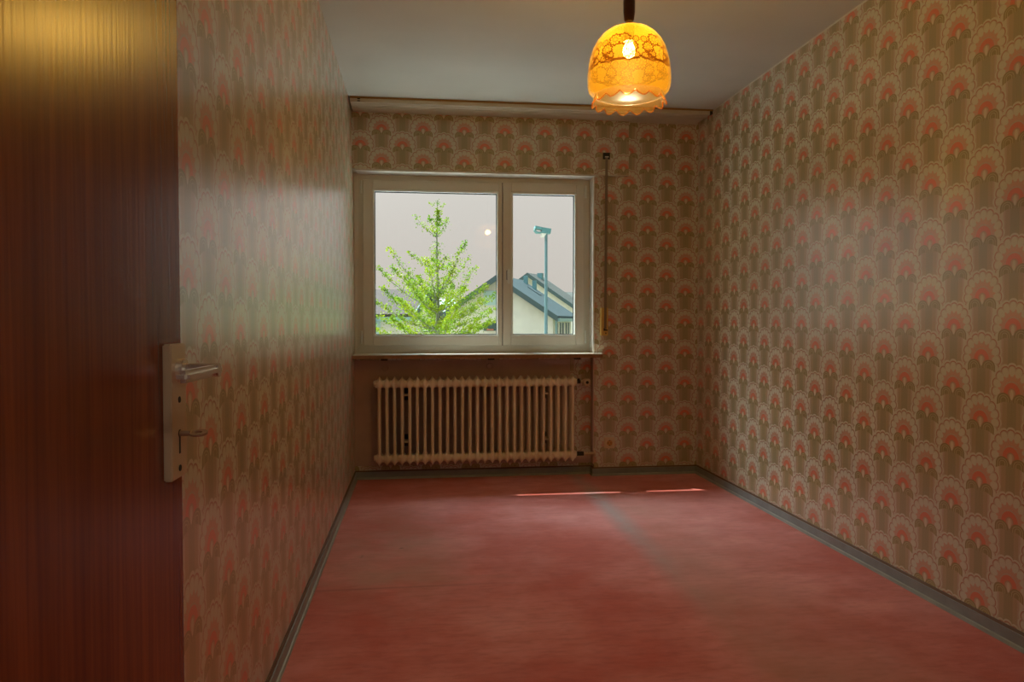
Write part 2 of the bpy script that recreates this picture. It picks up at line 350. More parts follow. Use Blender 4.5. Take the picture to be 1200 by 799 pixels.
def obj(name, bm, m, parent=None, smooth=False, kind=None, bevel=0.0):
    bmesh.ops.recalc_face_normals(bm, faces=bm.faces)
    me = bpy.data.meshes.new(name); bm.to_mesh(me); bm.free()
    for q in (m if isinstance(m, (list, tuple)) else [m]): me.materials.append(q)
    if smooth:
        me.shade_smooth()
        me.set_sharp_from_angle(angle=math.radians(40))
    o = bpy.data.objects.new(name, me); COL.objects.link(o)
    if parent: o.parent = parent
    if kind: o['kind'] = kind
    if bevel:
        bv = o.modifiers.new('bevel', 'BEVEL'); bv.width = bevel; bv.segments = 2; bv.limit_method = 'ANGLE'
    return o
def B_(): return bmesh.new()
def thing(name, label, cat, loc=(0, 0, 0), rz=0.0, group=None):
    o = bpy.data.objects.new(name, None); COL.objects.link(o); o.location = loc; o.rotation_euler = (0, 0, rz); o.empty_display_size = .1
    o['label'] = label; o['category'] = cat
    if group: o['group'] = group
    return o
def tag(o, label, cat, group=None):
    o['label'] = label; o['category'] = cat
    if group: o['group'] = group
    return o
def struct(name, boxes, m, parent=None, **k):
    bm = B_()
    for b in boxes: box(bm, *b)
    return obj(name, bm, m, parent, kind='structure', **k)

# ------------------------------------------------------------------ room shell
XL, XR, YB, H = -.426, 1.933, 4.985, 2.4546
YN, YF, YO = 5.06, 5.10, 5.34            # niche back, window frame front, outer face
struct('floor', [(XL-.2, XR+.2, -1.9, YO, -.2, 0)], CARPET)
struct('ceiling', [(XL-.2, XR+.2, -1.9, YO, H, H+.2)], CEIL)
struct('wall_left', [(XL-.2, XL, -.07, YO, 0, H)], WP_LEFT)
struct('wall_right', [(XR, XR+.2, -.07, YO, 0, H)], WP_RIGHT)
struct('wall_back', [(1.197, XR, YB, YO, 0, H)], WP_BACK)
struct('wall_niche', [(XL, 1.197, YN, YO, 0, .812)], WP_BACK)
struct('wall_lintel', [(XL, 1.427, 4.955, YO-.003, 2.058, H)], WP_BOX)
struct('wall_front', [(XL, -.295, -.07, .0, 0, H), (.58, XR, -.07, .0, 0, H), (-.295, .58, -.07, .0, 2.0, H)], WP_BACK)
# hallway behind the camera
struct('wall_hallway', [(XL-.1, XL, -1.9, -.07, 0, H), (XR, XR+.1, -1.9, -.07, 0, H), (XL-.1, XR+.1, -2.0, -1.9, 0, H),
                        (XL, -.295, -.09, -.0701, 0, H), (.58, XR, -.09, -.0701, 0, H), (-.295, .58, -.09, -.0701, 2.0, H)], HALLW)
# reveals
struct('trim_1', [(-.403, 1.197, 4.957, YF+.005, 2.047, 2.0575)], PLASTER)      # under the lintel
struct('trim_2', [(1.188, 1.1975, YB-.002, YF+.005, .845, 2.047)], PLASTER)      # right reveal
struct('trim_3', [(XL+.001, -.403, 5.085, YO-.002, .845, 2.057)], PVC)             # filler left of the frame
struct('trim_4', [(XL, 1.043, 5.0555, YN, .09, .80), (1.043, 1.197, 5.0555, YN, .078, .125), (1.189, 1.197, 4.987, YN, .08, .812)], NICHE)   # bare lining behind the radiator
struct('trim_5', [(XR-.004, XR, .03, 4.72, H-.006, H)], PLASTER)                 # paint line above the right wallpaper
struct('trim_6', [(1.197, 1.425, YB-.031, YB-.001, 2.054, 2.058)], RAIL)         # underside of the lintel box

def skirting(name, p0, p1, inward):
    """profile along p0->p1, body projecting along inward"""
    p0, p1, n = Vector(p0), Vector(p1), Vector(inward)
    root = None
    for nm, prof, m in (('body', [(0, 0), (.013, 0), (.012, .050), (.0, .050)], SKIRT), ('groove', [(0, .050), (.008, .050), (.005, .058), (0, .058)], SKIRT_D), ('foot', [(.012, 0), (.019, 0), (.0175, .012), (.012, .015)], SKIRT_L)):
        bm = B_(); prism(bm, [p0+n*a+Vector((0, 0, b)) for a, b in prof], p1-p0)
        if root is None: root = obj(name, bm, m, kind='structure')
        else: obj('skirting_'+nm, bm, m, root)
    return root
skirting('baseboard_left', (XL, .03, 0), (XL, YN, 0), (1, 0, 0))
skirting('baseboard_right', (XR, .03, 0), (XR, YB, 0), (-1, 0, 0))
skirting('baseboard_back', (1.184, YB, 0), (XR, YB, 0), (0, -1, 0))
skirting('baseboard_niche', (XL, YN, 0), (1.197, YN, 0), (0, -1, 0))
skirting('baseboard_niche', (1.197, YB-.013, 0), (1.197, YN, 0), (-1, 0, 0))

# outer wall around the window, and the eaves above it
struct('wall_outside', [(-6, XL-.2, 5.0, YO, -3, H+.3), (XR+.2, 7, 5.0, YO, -3, H+.3), (XL-.2, XR+.2, 5.0, YO, -3, -.2)], RENDER)
EAVE_Y, EAVE_Z = 5.925, 2.98
struct('roof_overhang', [(-6, 7, YO-.1, EAVE_Y, EAVE_Z, EAVE_Z+.16)], VERGE2)

# ------------------------------------------------------------------ window
win = bpy.data.objects.new('window_1', None); COL.objects.link(win); win['kind'] = 'structure'; win.location = (0, YF, 0)
def wpart(name, boxes, m, parent, **k):
    bm = B_()
    for b in boxes: box(bm, b[0], b[1], b[2]-YF, b[3]-YF, b[4], b[5])
    return obj(name, bm, m, parent, **k)
fx0, fx1, fz0, fz1 = -.403, 1.190, .845, 2.047
wpart('window_frame', [(fx0, fx0+.06, YF, YF+.075, fz0, fz1), (fx1-.06, fx1, YF, YF+.075, fz0, fz1), (fx0+.06, fx1-.06, YF, YF+.075, fz1-.06, fz1), (fx0+.06, fx1-.06, YF, YF+.075, fz0, fz0+.075), (.560, .590, YF+.004, YF+.075, fz0+.075, fz1-.06)], PVC, win)
def sash(x0, x1, z0, z1, gx0, gx1, gz0, gz1):
    ya, yb = YF-.018, YF+.055
    s = wpart('sash', [(x0, gx0-.012, ya, yb, z0, z1), (gx1+.012, x1, ya, yb, z0, z1), (gx0-.012, gx1+.012, ya, yb, gz1+.012, z1), (gx0-.012, gx1+.012, ya, yb, z0, gz0-.012)], PVC, win, bevel=.005)
    bd = B_(); yy = ya-YF
    for (a, b, c, d) in ((gx0-.012, gx0-.001, gz0-.001, gz1+.001), (gx1+.001, gx1+.012, gz0-.001, gz1+.001), (gx0-.012, gx1+.012, gz1+.001, gz1+.012), (gx0-.012, gx1+.012, gz0-.012, gz0-.001)):
        box(bd, a, b, yy-.004, yy+.03, c, d)
    bead = obj('glazing_bead', bd, BEAD, s)
    g = B_()
    for (a, b, c, d) in ((gx0-.002, gx0+.004, gz0+.004, gz1-.004), (gx1-.004, gx1+.002, gz0+.004, gz1-.004), (gx0, gx1, gz1-.004, gz1+.002), (gx0, gx1, gz0-.002, gz0+.004)):
        box(g, a, b, yy+.024, yy+.036, c, d)
    obj('gasket', g, RUBBER, s)
    p = B_(); box(p, gx0-.004, gx1+.004, yy+.030, yy+.0305, gz0-.004, gz1+.004); obj('pane', p, PANE, s)
    return s
sash(-.368, .5725, .897, 2.012, -.290, .537, .972, 1.936)
s2 = sash(.5775, 1.148, .897, 2.012, .646, 1.078, .972, 1.936)
wpart('sash_gap', [(.570, .580, YF-.006, YF+.01, .897, 2.012)], DARK, win)
for x in (-.384, 1.151):
    for z0, z1 in ((1.925, 2.005), (.915, 1.0)):
        h = B_(); tube(h, (x+.006, -.016, z0), (x+.006, -.016, z1), .0065, seg=12); tube(h, (x+.006, -.016, z0-.006), (x+.006, -.016, z0-.001), .0075, seg=12)
        hc = obj('hinge_cover', h, BEAD, win, smooth=True)
hd = B_(); box(hd, .600, .628, -.024, -.014, 1.345, 1.415, bev=.004); tube(hd, (.614, -.02, 1.395), (.614, -.055, 1.395), .010)
obj('handle_rose', hd, SKIRT, win, smooth=True)
hd = B_(); box(hd, .604, .624, -.068, -.050, 1.315, 1.452-.03, bev=.007); obj('window_handle', hd, BEAD, win, smooth=True)
# sill
sl = struct('window_sill', [], SILLTOP); bm = B_()
box(bm, XL, 1.196, 4.905, YF+.06, .838, .845); box(bm, 1.196, 1.238, 4.905, YB, .838, .845)
bm.to_mesh(sl.data); bm.free()
bm = B_(); box(bm, XL, 1.236, 4.900, 4.935, .817, .8378); box(bm, XL, 1.19, 4.935, YF+.05, .817, .8378); obj('sill_board', bm, SILLEDGE, sl)
for x in (-.225, .485, 1.075):
    bm = B_(); box(bm, x-.014, x+.014, 4.93, YN-.006, .808, .8165); box(bm, x-.022, x+.022, 4.96, 4.98, .803, .8165); obj('sill_bracket', bm, VALVE_D, sl)
for x, z in ((-.222, .752), (.485, .755)):
    bm = B_(); lathe(bm, [(.013, 0), (.024, 0), (.021, .004), (.016, .004), (.013, 0)], 24, M=Matrix.Translation((x, YN-.0045, z)) @ Matrix.Rotation(PI/2, 4, 'X'))
    obj('plaster_plug', bm, NICHE, sl)

# ------------------------------------------------------------------ curtain rail
rail = thing('curtain_rail', 'long cream ceiling curtain rail board running above the window', 'curtain rail', (XL+.01, 4.72, H))
rx1 = XR-.006-(XL+.01)
def rp(name, bs, m, **k):
    bm = B_()
    for b in bs: box(bm, *b)
    return obj(name, bm, m, rail, **k)
rp('board', [(0, rx1-.02, .002, .028, -.034, -.001), (0, rx1-.02, .028, .264, -.034, -.010), (1.845, rx1-.02, .235, .264, -.034, -.01)][:1] + [(0, rx1-.02, .038, .088, -.034, -.001), (0, rx1-.02, .098, .150, -.034, -.001), (0, rx1-.02, .150, .2335, -.032, -.001), (1.855, rx1-.02, .2335, .264, -.032, -.001)], RAIL)
rp('channel', [(.0, rx1-.02, .028, .038, -.018, -.001), (.0, rx1-.02, .088, .098, -.018, -.001)], DARK)
rp('lip', [(0, rx1, -.004, .002, -.011, -.0005)], RAIL_LIP)
rp('end_cap', [(rx1-.02, rx1-.002, .0, .03, -.030, -.001)], DARK)
for z in (-.014, -.026):
    bm = B_(); box(bm, .045, .062, -.001, .003, z-.003, z+.002); obj('screw', bm, DARK, rail)

# ------------------------------------------------------------------ radiator
rad = thing('radiator', 'cream ribbed column radiator in the niche under the window', 'radiator', (-.257, 4.97, .097))
def section(x):
    bm = B_()
    def head(zc, sgn):
        prof = [(0, .046), (.004, .039), (.009, .031), (.020, .019), (.0247, .009), (.0247, -.009), (.020, -.019), (.0105, -.028), (.0095, -.033)]
        pts = [(a, b*sgn) for a, b in prof] + [(-a, b*sgn) for a, b in prof[::-1][:-1]]
        rings = []
        for (y, s_) in ((-.058, .35), (-.053, .78), (-.044, 1), (.044, 1), (.053, .78), (.058, .35)):
            rings.append([bm.verts.new((x+a*(s_ if s_ < 1 else 1), y, zc + b*s_)) for a, b in pts])
        n = len(pts)
        for r0, r1 in zip(rings, rings[1:]):
            for i in range(n): bm.faces.new((r0[i], r0[(i+1) % n], r1[(i+1) % n], r1[i]))
        bm.faces.new(rings[0]); bm.faces.new(rings[-1][::-1])
    head(.553, 1); head(.060, -1)
    for z in (.060, .553): tube(bm, (x-.0248, -.03, z), (x+.0248, -.03, z), .024, seg=14)
    for y in (-.042, 0, .042): tube(bm, (x, y, .075), (x, y, .54), .0102, seg=12)
    return bm
proto = obj('radiator_section', section(0), RADI, rad, smooth=True)
N = 27
for i in range(1, N):
    c = proto.copy(); COL.objects.link(c); c.parent = rad; c.location = (i*.0497, 0, 0)
xe = (N-1)*.0497
for a, b in ((-.038, -.018), (xe+.018, xe+.036)):
    for z in (.553, .060):
        bm = B_(); sg = 1 if a > 0 else -1
        tube(bm, (a if sg < 0 else b, 0, z), (b if sg < 0 else a, 0, z), .018, .025, seg=16); obj('end_plug', bm, RADI, rad, smooth=True)
for x in (3.5*.0497, 22.5*.0497):
    for z in (.475, .165):
        bm = B_(); box(bm, x-.013, x+.013, -.02, .084, z-.004, z+.006); bk = obj('wall_bracket', bm, RADI, rad)
        bm = B_(); box(bm, x-.012, x+.012, .070, .0845, z-.04, z+.04); obj('bracket_plate', bm, VALVE_D, bk)
bm = B_(); tube(bm, (xe+.036, 0, .553), (xe+.062, 0, .553), .013, seg=14); tube(bm, (xe+.05, 0, .553), (xe+.05, 0, .575), .009, seg=12)
vb = obj('valve_body', bm, VALVE_D, rad, smooth=True)
bm = B_(); Mv = Matrix.Translation((xe+.100, -.01, .551)) @ Matrix.Rotation(PI/2, 4, 'X')
lathe(bm, [(.001, -.03), (.022, -.03), (.0255, -.02), (.027, .02), (.024, .034), (.012, .037), (.011, .033), (.001, .033)], 24, M=Mv)
kn = obj('valve_knob', bm, VALVE_L, rad, smooth=True)
bm = B_(); lathe(bm, [(.001, .0335), (.010, .0335), (.010, .0355), (.001, .0355)], 16, M=Mv); obj('knob_centre', bm, VALVE_D, kn)
bm = B_(); tube(bm, (xe+.100, .02, .551), (xe+.100, .088, .551), .011, seg=12); tube(bm, (xe+.062, 0, .553), (xe+.100, .0, .553), .010, seg=12); obj('supply_pipe', bm, VALVE_L, rad, smooth=True)
bm = B_(); tube(bm, (xe+.036, 0, .060), (xe+.085, 0, .060), .015, seg=14); obj('return_valve', bm, VALVE_D, rad, smooth=True)
bm = B_(); tube(bm, (xe+.085, 0, .060), (xe+.165, 0, .060), .0085, seg=12); tube(bm, (xe+.158, 0, .060), (xe+.166, 0, .060), .018, seg=16); obj('return_pipe', bm, VALVE_L, rad, smooth=True)

# ------------------------------------------------------------------ shutter strap
st = thing('roller_shutter_strap', 'narrow grey shutter strap hanging right of the window into a yellowed winder', 'shutter strap', (1.27, 4.955, .95))
bm = B_(); box(bm, -.018, .018, -.012, .0, 1.222, 1.250, bev=.003); box(bm, -.024, .024, -.003, 0, 1.212, 1.256); obj('slot_guide', bm, DARK, st)
bm = B_(); box(bm, -.013, .013, -.016, -.010, 1.224, 1.229); obj('slot_roller', bm, BEAD, st)
bm = B_(); prism(bm, [(.0-.009, -.010, 1.235), (.009, -.010, 1.235), (-.008+.009, -.018, .055), (-.008-.009, -.018, .055)], (0, .0016, 0)); obj('strap', bm, STRAP, st)
bm = B_(); box(bm, -.034, .014, -.010, .030, .015, .205, bev=.003); obj('winder_case', bm, YELLOW, st)
bm = B_(); box(bm, -.018, .008, -.020, -.0095, .048, .056); box(bm, -.018, -.013, -.020, -.0095, .048, .066); box(bm, -.006, .001, -.012, -.0095, .027, .036); obj('strap_slot', bm, DARK, st)

# ------------------------------------------------------------------ socket
so = thing('wall_socket', 'ivory square power socket low on the wallpaper right of the radiator', 'socket', (1.304, YB, .225))
bm = B_(); box(bm, -.038, .038, -.010, 0, -.038, .038, bev=.004); pl = obj('cover_plate', bm, SOCKET, so)
bm = B_(); lathe(bm, [(.019, .010), (.0215, .012), (.0215, .0105), (.024, .0095)], 28, M=Matrix.Rotation(PI/2, 4, 'X')); obj('socket_ring', bm, SOCKET, so, smooth=True)
bm = B_(); tube(bm, (0, -.0102, 0), (0, -.0108, 0), .019, seg=28); obj('socket_well', bm, BRASS, so)
bm = B_()
for x in (-.0095, .0095): tube(bm, (x, -.0104, 0), (x, -.0116, 0), .0035, seg=10)
for z in (-.0165, .0165): box(bm, -.003, .003, -.0118, -.0104, z-.003, z+.003)
obj('contact_holes', bm, DARK, so)

# ------------------------------------------------------------------ door, open against the left wall
DA = math.radians(1.0)
door = bpy.data.objects.new('door_1', None); COL.objects.link(door); door['kind'] = 'structure'
EX, EY, W = -.268, .885, .862
door.location = (EX-W*math.sin(DA), EY-W*math.cos(DA), 0); door.rotation_euler = (0, 0, -DA)     # local +Y runs to the free edge, +X faces the room
bm = B_(); box(bm, -.040, 0, 0, W, .008, 1.985, bev=.002); leaf = obj('door_leaf', bm, WOOD, door)
py = W-.036
bm = B_(); box(bm, 0, .009, py-.024, py+.024, .889, 1.036, bev=.0015); pla = obj('door_plate', bm, BRONZE, door)
for z in (.983-.008, .900):
    bm = B_(); tube(bm, (.0085, py, z), (.0098, py, z), .0035, seg=12); obj('plate_screw', bm, DARK, pla)
bm = B_(); box(bm, .0085, .0095, py-.002, py+.002, .916, .936); tube(bm, (.0085, py, .938), (.0096, py, .938), .0042, seg=12); obj('keyhole', bm, DARK, pla)
bm = B_(); tube(bm, (.009, py, 1.007), (.016, py, 1.007), .0125, seg=20); tube(bm, (.014, py, 1.007), (.052, py, 1.007), .0075, seg=16)
box(bm, .040, .053, py-.108, py+.010, 1.001, 1.013, bev=.004); obj('door_handle', bm, STEEL, door)
bm = B_(); tube(bm, (.006, py, .938), (.021, py, .938), .0032, seg=10)
lathe(bm, [(.004, -.0012), (.0095, -.0012), (.0095, .0012), (.004, .0012), (.004, -.0012)], 20, M=Matrix.Translation((.029, py, .938)) @ Matrix.Rotation(math.radians(12), 4, 'X')); obj('key', bm, KEYM, door, smooth=True)
for z in (.30, 1.68):
    bm = B_(); tube(bm, (.004, -.004, z), (.004, -.004, z+.09), .007, seg=12); obj('hinge', bm, BRONZE, door, smooth=True)
struct('door_1_frame', [(-.33, -.288, -.095, .006, 0, 2.03), (.572, .615, -.095, .006, 0, 2.03), (-.288, .572, -.095, .006, 1.99, 2.03)], WOOD)

# ------------------------------------------------------------------ pendant lamp
LX, LY, LZ = .719, 2.5, 1.812
lamp = thing('pendant_lamp', 'lit amber glass pendant lamp with frilled rim hanging from the ceiling', 'lamp', (LX, LY, LZ))
prof = [(.012, .258), (.030, .2565), (.052, .251), (.074, .241), (.093, .226), (.110, .205), (.123, .181), (.132, .153), (.138, .125), (.141, .098), (.142, .074), (.1405, .052), (.136, .038), (.128, .029), (.119, .024)]
bm = B_(); lathe(bm, prof, 96); obj('lamp_shade', bm, AMBER, lamp, smooth=True)
# shoulder rolling inward, then the frilled clear rim
bm = B_(); seg = 144; rings = []
for k in range(9):
    f = k/8; ring = []
    for i in range(seg):
        a = 2*PI*i/seg; wv = 1-2*abs(math.sin(a*7.5))
        r = .119 + .005*f + (-.004*wv)*f**1.5; z = .026 - .026*f + (.009*wv)*f**2*1.0
        ring.append(bm.verts.new((r*math.cos(a), r*math.sin(a), z)))
    rings.append(ring)
for a, b in zip(rings, rings[1:]):
    for i in range(seg): bm.faces.new((a[i], a[(i+1) % seg], b[(i+1) % seg], b[i]))
q_ = lambda a: 1-2*abs(math.sin(a*7.5))
rim = obj('frilled_rim', bm, AMBER2, lamp, smooth=True); sdm = rim.modifiers.new('s', 'SOLIDIFY'); sdm.thickness = .0022
bm = B_()
for i in range(seg):
    a0, a1 = 2*PI*i/seg, 2*PI*(i+1)/seg
    p = [Vector(((.124-.004*q_(a))*math.cos(a), (.124-.004*q_(a))*math.sin(a), .009*q_(a))) for a in (a0, a1)]
    tube(bm, p[0], p[1], .0022, seg=6)
obj('rim_edge', bm, AMBER, rim)
bm = B_(); lathe(bm, [(.002, .386), (.013, .385), (.0185, .366), (.0205, .341), (.020, .306), (.0165, .279), (.013, .275), (.002, .275)], 24); obj('wooden_neck', bm, LAMPWOOD, lamp, smooth=True)
bm = B_(); lathe(bm, [(.002, .277), (.0115, .276), (.013, .269), (.0125, .264), (.024, .260), (.028, .257), (.002, .2565)], 24); obj('brass_collar', bm, BRASS, lamp, smooth=True)
bm = B_(); tube(bm, (0, 0, .38), (0, 0, H-LZ-.04), .0032, seg=10); obj('cord', bm, LAMPWOOD, lamp)
bm = B_(); lathe(bm, [(.002, H-LZ-.075), (.012, H-LZ-.073), (.045, H-LZ-.03), (.052, H-LZ-.001), (.002, H-LZ-.001)], 24); obj('ceiling_rose', bm, LAMPWOOD, lamp, smooth=True)
bm = B_(); tube(bm, (0, 0, .207), (0, 0, .257), .018, seg=16); obj('lamp_holder', bm, DARK, lamp)
bm = B_(); lathe(bm, [(.011, .209), (.013, .200), (.019, .186), (.021, .174), (.019, .162), (.011, .154), (.001, .152)], 24)
bmat = emit_mat('warm_bulb', (1, .72, .34), 14); t_ = bmat.node_tree      # clear glass around the filament glow: its light passes out
tr_ = t_.nodes.new('ShaderNodeBsdfTransparent'); mx_ = t_.nodes.new('ShaderNodeMixShader'); mx_.inputs[0].default_value = .6
t_.links.new(t_.nodes['Principled BSDF'].outputs[0], mx_.inputs[1]); t_.links.new(tr_.outputs[0], mx_.inputs[2]); t_.links.new(mx_.outputs[0], t_.nodes['Material Output'].inputs[0])
obj('bulb', bm, bmat, lamp, smooth=True)
pd_ = bpy.data.lights.new('bulb_light', 'POINT'); pd_.energy = BULB_W; pd_.color = (1, .82, .50); pd_.shadow_soft_size = .018
po = bpy.data.objects.new('bulb_light', pd_); COL.objects.link(po); po.parent = lamp; po.location = (0, 0, .178)

# ------------------------------------------------------------------ unseen hallway lamp, added to fill the room (behind the camera)
hl = thing('hall_fill_lamp', 'added round white ceiling lamp in the unseen hallway, fill light for the room', 'lamp', (.55, -1.0, H))
bm = B_(); tube(bm, (0, 0, -.02), (0, 0, 0), .16, seg=32); obj('base', bm, BEAD, hl)
bm = B_(); lathe(bm, [(.15, -.02), (.15, -.05), (.13, -.085), (.09, -.11), (.04, -.12), (.001, -.122)], 32); obj('glass_bowl', bm, emit_mat('hall_fill_glass', (1, .93, .82), 3), hl, smooth=True)
hp = bpy.data.lights.new('hall_fill_light', 'AREA'); hp.shape = 'DISK'; hp.size = .5; hp.energy = HALL_FILL_W; hp.color = (1, .90, .78)
ho = bpy.data.objects.new('hall_fill_light', hp); COL.objects.link(ho); ho.location = (.55, -1.0, H-.15)

# ------------------------------------------------------------------ outside
G = -2.95
struct('ground', [(-90, 130, YO, 150, G-.2, G)], GRASS)
BOUNCE_PAVING = mat('pale_bounce_paving', (0.52, 0.50, 0.45), .9)
struct('bounce_terrace', [(-30, 40, YO, 15, G, G+.015)], BOUNCE_PAVING)  # unseen pale ground, added to bounce sunlight up onto the ceiling
struct('street', [(-90, 130, 17, 24, G, G+.02)], ROAD)
# street lamp
sl_ = thing('street_lamp', 'tall grey-green street lamp with a long flat head in front of the house', 'street lamp', (2.59, 15, G))
bm = B_(); tube(bm, (0, 0, 0), (0, 0, 1.0), .085, seg=16); tube(bm, (0, 0, 1.0), (0, 0, 5.83), .042, .030, seg=16); obj('post', bm, POST, sl_, smooth=True)
bm = B_(); prism(bm, [(.08, -.07, 5.80), (.10, -.07, 5.90), (-.10, -.07, 5.93), (-.10, -.07, 5.81)], (0, .16, 0)); obj('head_body', bm, POSTH, sl_)
bm = B_(); prism(bm, [(-.10, -.08, 5.93), (-.23, -.08, 5.955), (-.24, -.08, 5.90), (-.10, -.08, 5.88)], (0, .18, 0)); prism(bm, [(-.10, -.08, 5.81), (-.20, -.08, 5.81), (-.25, -.08, 5.87), (-.24, -.08, 5.89), (-.19, -.08, 5.835), (-.10, -.08, 5.835)], (0, .18, 0)); obj('head_shell', bm, POSTH, sl_)
bm = B_(); prism(bm, [(-.10, -.06, 5.81), (.0, -.06, 5.80), (-.05, -.06, 5.735), (-.10, -.06, 5.735)], (0, .14, 0)); obj('lens', bm, SILLTOP, sl_)

# houses: local frame origin = near corner, gable along g, side along s
def house(label, C, gdir, W_, sdir, L, eave, ridge, roofm, over=.35, th=.22, wall=HOUSEW, verge=VERGE, name='house'):
    root = thing(name, label, 'house', (C[0], C[1], G))
    g = Vector((*gdir, 0)).normalized(); s = Vector((*sdir, 0)).normalized(); up = Vector((0, 0, 1))
    e, r = eave-G, ridge-G
    bm = B_(); prism(bm, [Vector((0, 0, 0)), g*W_, g*W_+up*(e), g*W_/2+up*(r), up*e], s*L); w_ = obj('walls', bm, wall, root)
    sl = (r-e)/(W_/2)
    for side in (0, 1):
        a = (g*(-over) if side == 0 else g*(W_+over)) + up*(e-over*sl); b = g*W_/2+up*r
        bm = B_(); prism(bm, [a+up*.02, b+up*.02, b+up*(th), a+up*(th)], s*(L+2*over)); 
        bmesh.ops.translate(bm, vec=-s*over, verts=bm.verts); ro = obj('roof', bm, roofm, root)
        bm = B_(); prism(bm, [a-up*.10, b-up*.10, b+up*(th+.01), a+up*(th+.01)], s*.06); bmesh.ops.translate(bm, vec=-s*(over+.06), verts=bm.verts); obj('verge_board', bm, verge, root)
        bm = B_(); prism(bm, [a+up*(-.08), a+up*.10, a+up*.10+(g*(-.12) if side == 0 else g*.12), a-up*.08+(g*(-.12) if side == 0 else g*.12)], s*(L+2*over)); bmesh.ops.translate(bm, vec=-s*over, verts=bm.verts); obj('gutter', bm, GUTTER, root)
    return root, g, s, up
def on_wall(root, o, a, b, z0, z1, n, m, name='window', frame=None):
    """o + a*dir .. a = (origin vec, dir vec, from, to)"""
    org, d, t0, t1 = a
    bm = B_(); prism(bm, [org+d*t0+Vector((0, 0, z0-G)), org+d*t1+Vector((0, 0, z0-G)), org+d*t1+Vector((0, 0, z1-G)), org+d*t0+Vector((0, 0, z1-G))], n*b)
    return obj(name, bm, m, root)
rA, g, s, up = house('white gabled house with grey roof right behind the street lamp', (7.30, 40.0), (-.906, .42), 6.3, (.42, .906), 4.3, 1.38, 3.42, SLATE)
Z0 = Vector((0, 0, 0))
f_ = on_wall(rA, None, (Z0, g, 2.62, 4.02), .06, 1.98, 2.80, -s, WINB); on_wall(f_, None, (Z0, g, 2.70, 3.94), .02, 2.06, 2.72, -s*1.06 if False else -s, WINB, 'pane'); 
on_wall(rA, None, (Z0, g, 2.62, 4.02), .06, .55, 1.0, -s, WIND)
fb = on_wall(rA, None, (Z0, g, 3.4, 3.8), .15, .58, .65, -s, FLOWER, 'flower_box')
for t0 in (.75, 1.55, 2.1, 2.9, 3.5): on_wall(rA, None, (Z0, s, t0, t0+.22), .05, .35, 1.0, -g, WIND)
bm = B_(); tube(bm, g*-.15+s*.1, g*-.15+s*.1+up*(1.3-G), .06, seg=10); obj('downpipe', bm, GUTTER, rA)
for a_, b_, h_ in ((2.75, 4.0, .45), (2.2, 4.0, .50)):
    bm = B_(); c_ = g*a_+s*b_; zr = 1.38-G+(3.42-1.38)*(1-abs(a_-3.15)/3.15)
    prism(bm, [c_-g*.12-s*.09+up*(zr-.3), c_+g*.12-s*.09+up*(zr-.3), c_+g*.12+s*.09+up*(zr-.3), c_-g*.12+s*.09+up*(zr-.3)], up*(h_+.55)); obj('chimney', bm, TEAL, rA)
# skylight on the visible slope
def slope_pt(t, l, lift): return g*(3.15*t)+s*l+up*(1.38-G+(3.42-1.38)*t+.22+lift)
bm = B_(); prism(bm, [slope_pt(.50, 2.9, .01), slope_pt(.50, 3.3, .01), slope_pt(.74, 3.3, .01), slope_pt(.74, 2.9, .01)], up*.05); obj('skylight', bm, VERGE, rA)

rB, g, s, up = house('farther white gabled house with grey-brown roof, chimney on its ridge', (13.2, 56.5), (-.86, .51), 10.2, (.51, .86), 2.1, 1.35, 4.75, GREYT, over=.3)
bm = B_(); c_ = g*4.55+s*1.1; prism(bm, [c_-g*.2-s*.2+up*(6.2), c_+g*.2-s*.2+up*(6.2), c_+g*.2+s*.2+up*6.2, c_-g*.2+s*.2+up*6.2], up*1.75); obj('chimney', bm, TEAL, rB)
rC, g, s, up = house('distant grey-brown roof at the right edge of the view behind both gables', (13.6, 74), (.1, 1), 8, (1, 0), 12, 2.0, 4.0, GREYT)
rD, g, s, up = house('white house with a weathered brown tiled roof left behind the tree', (-.42, 30.3), (.18, .98), 7.6, (-1, .08), 13, 1.22, 2.30, TILE, over=.25)
on_wall(rD, None, (Z0, s, 1.1, 2.6), .06, .55, 1.05, -g, WINB); on_wall(rD, None, (Z0, s, .3, 3.6), .06, -.6, .1, -g, WINB)
rE, g, s, up = house('low distant house with blue-grey roof seen through the middle of the tree', (3.2, 70), (.0, 1), 8, (-1, 0), 3.6, 1.9, 3.1, WINB)

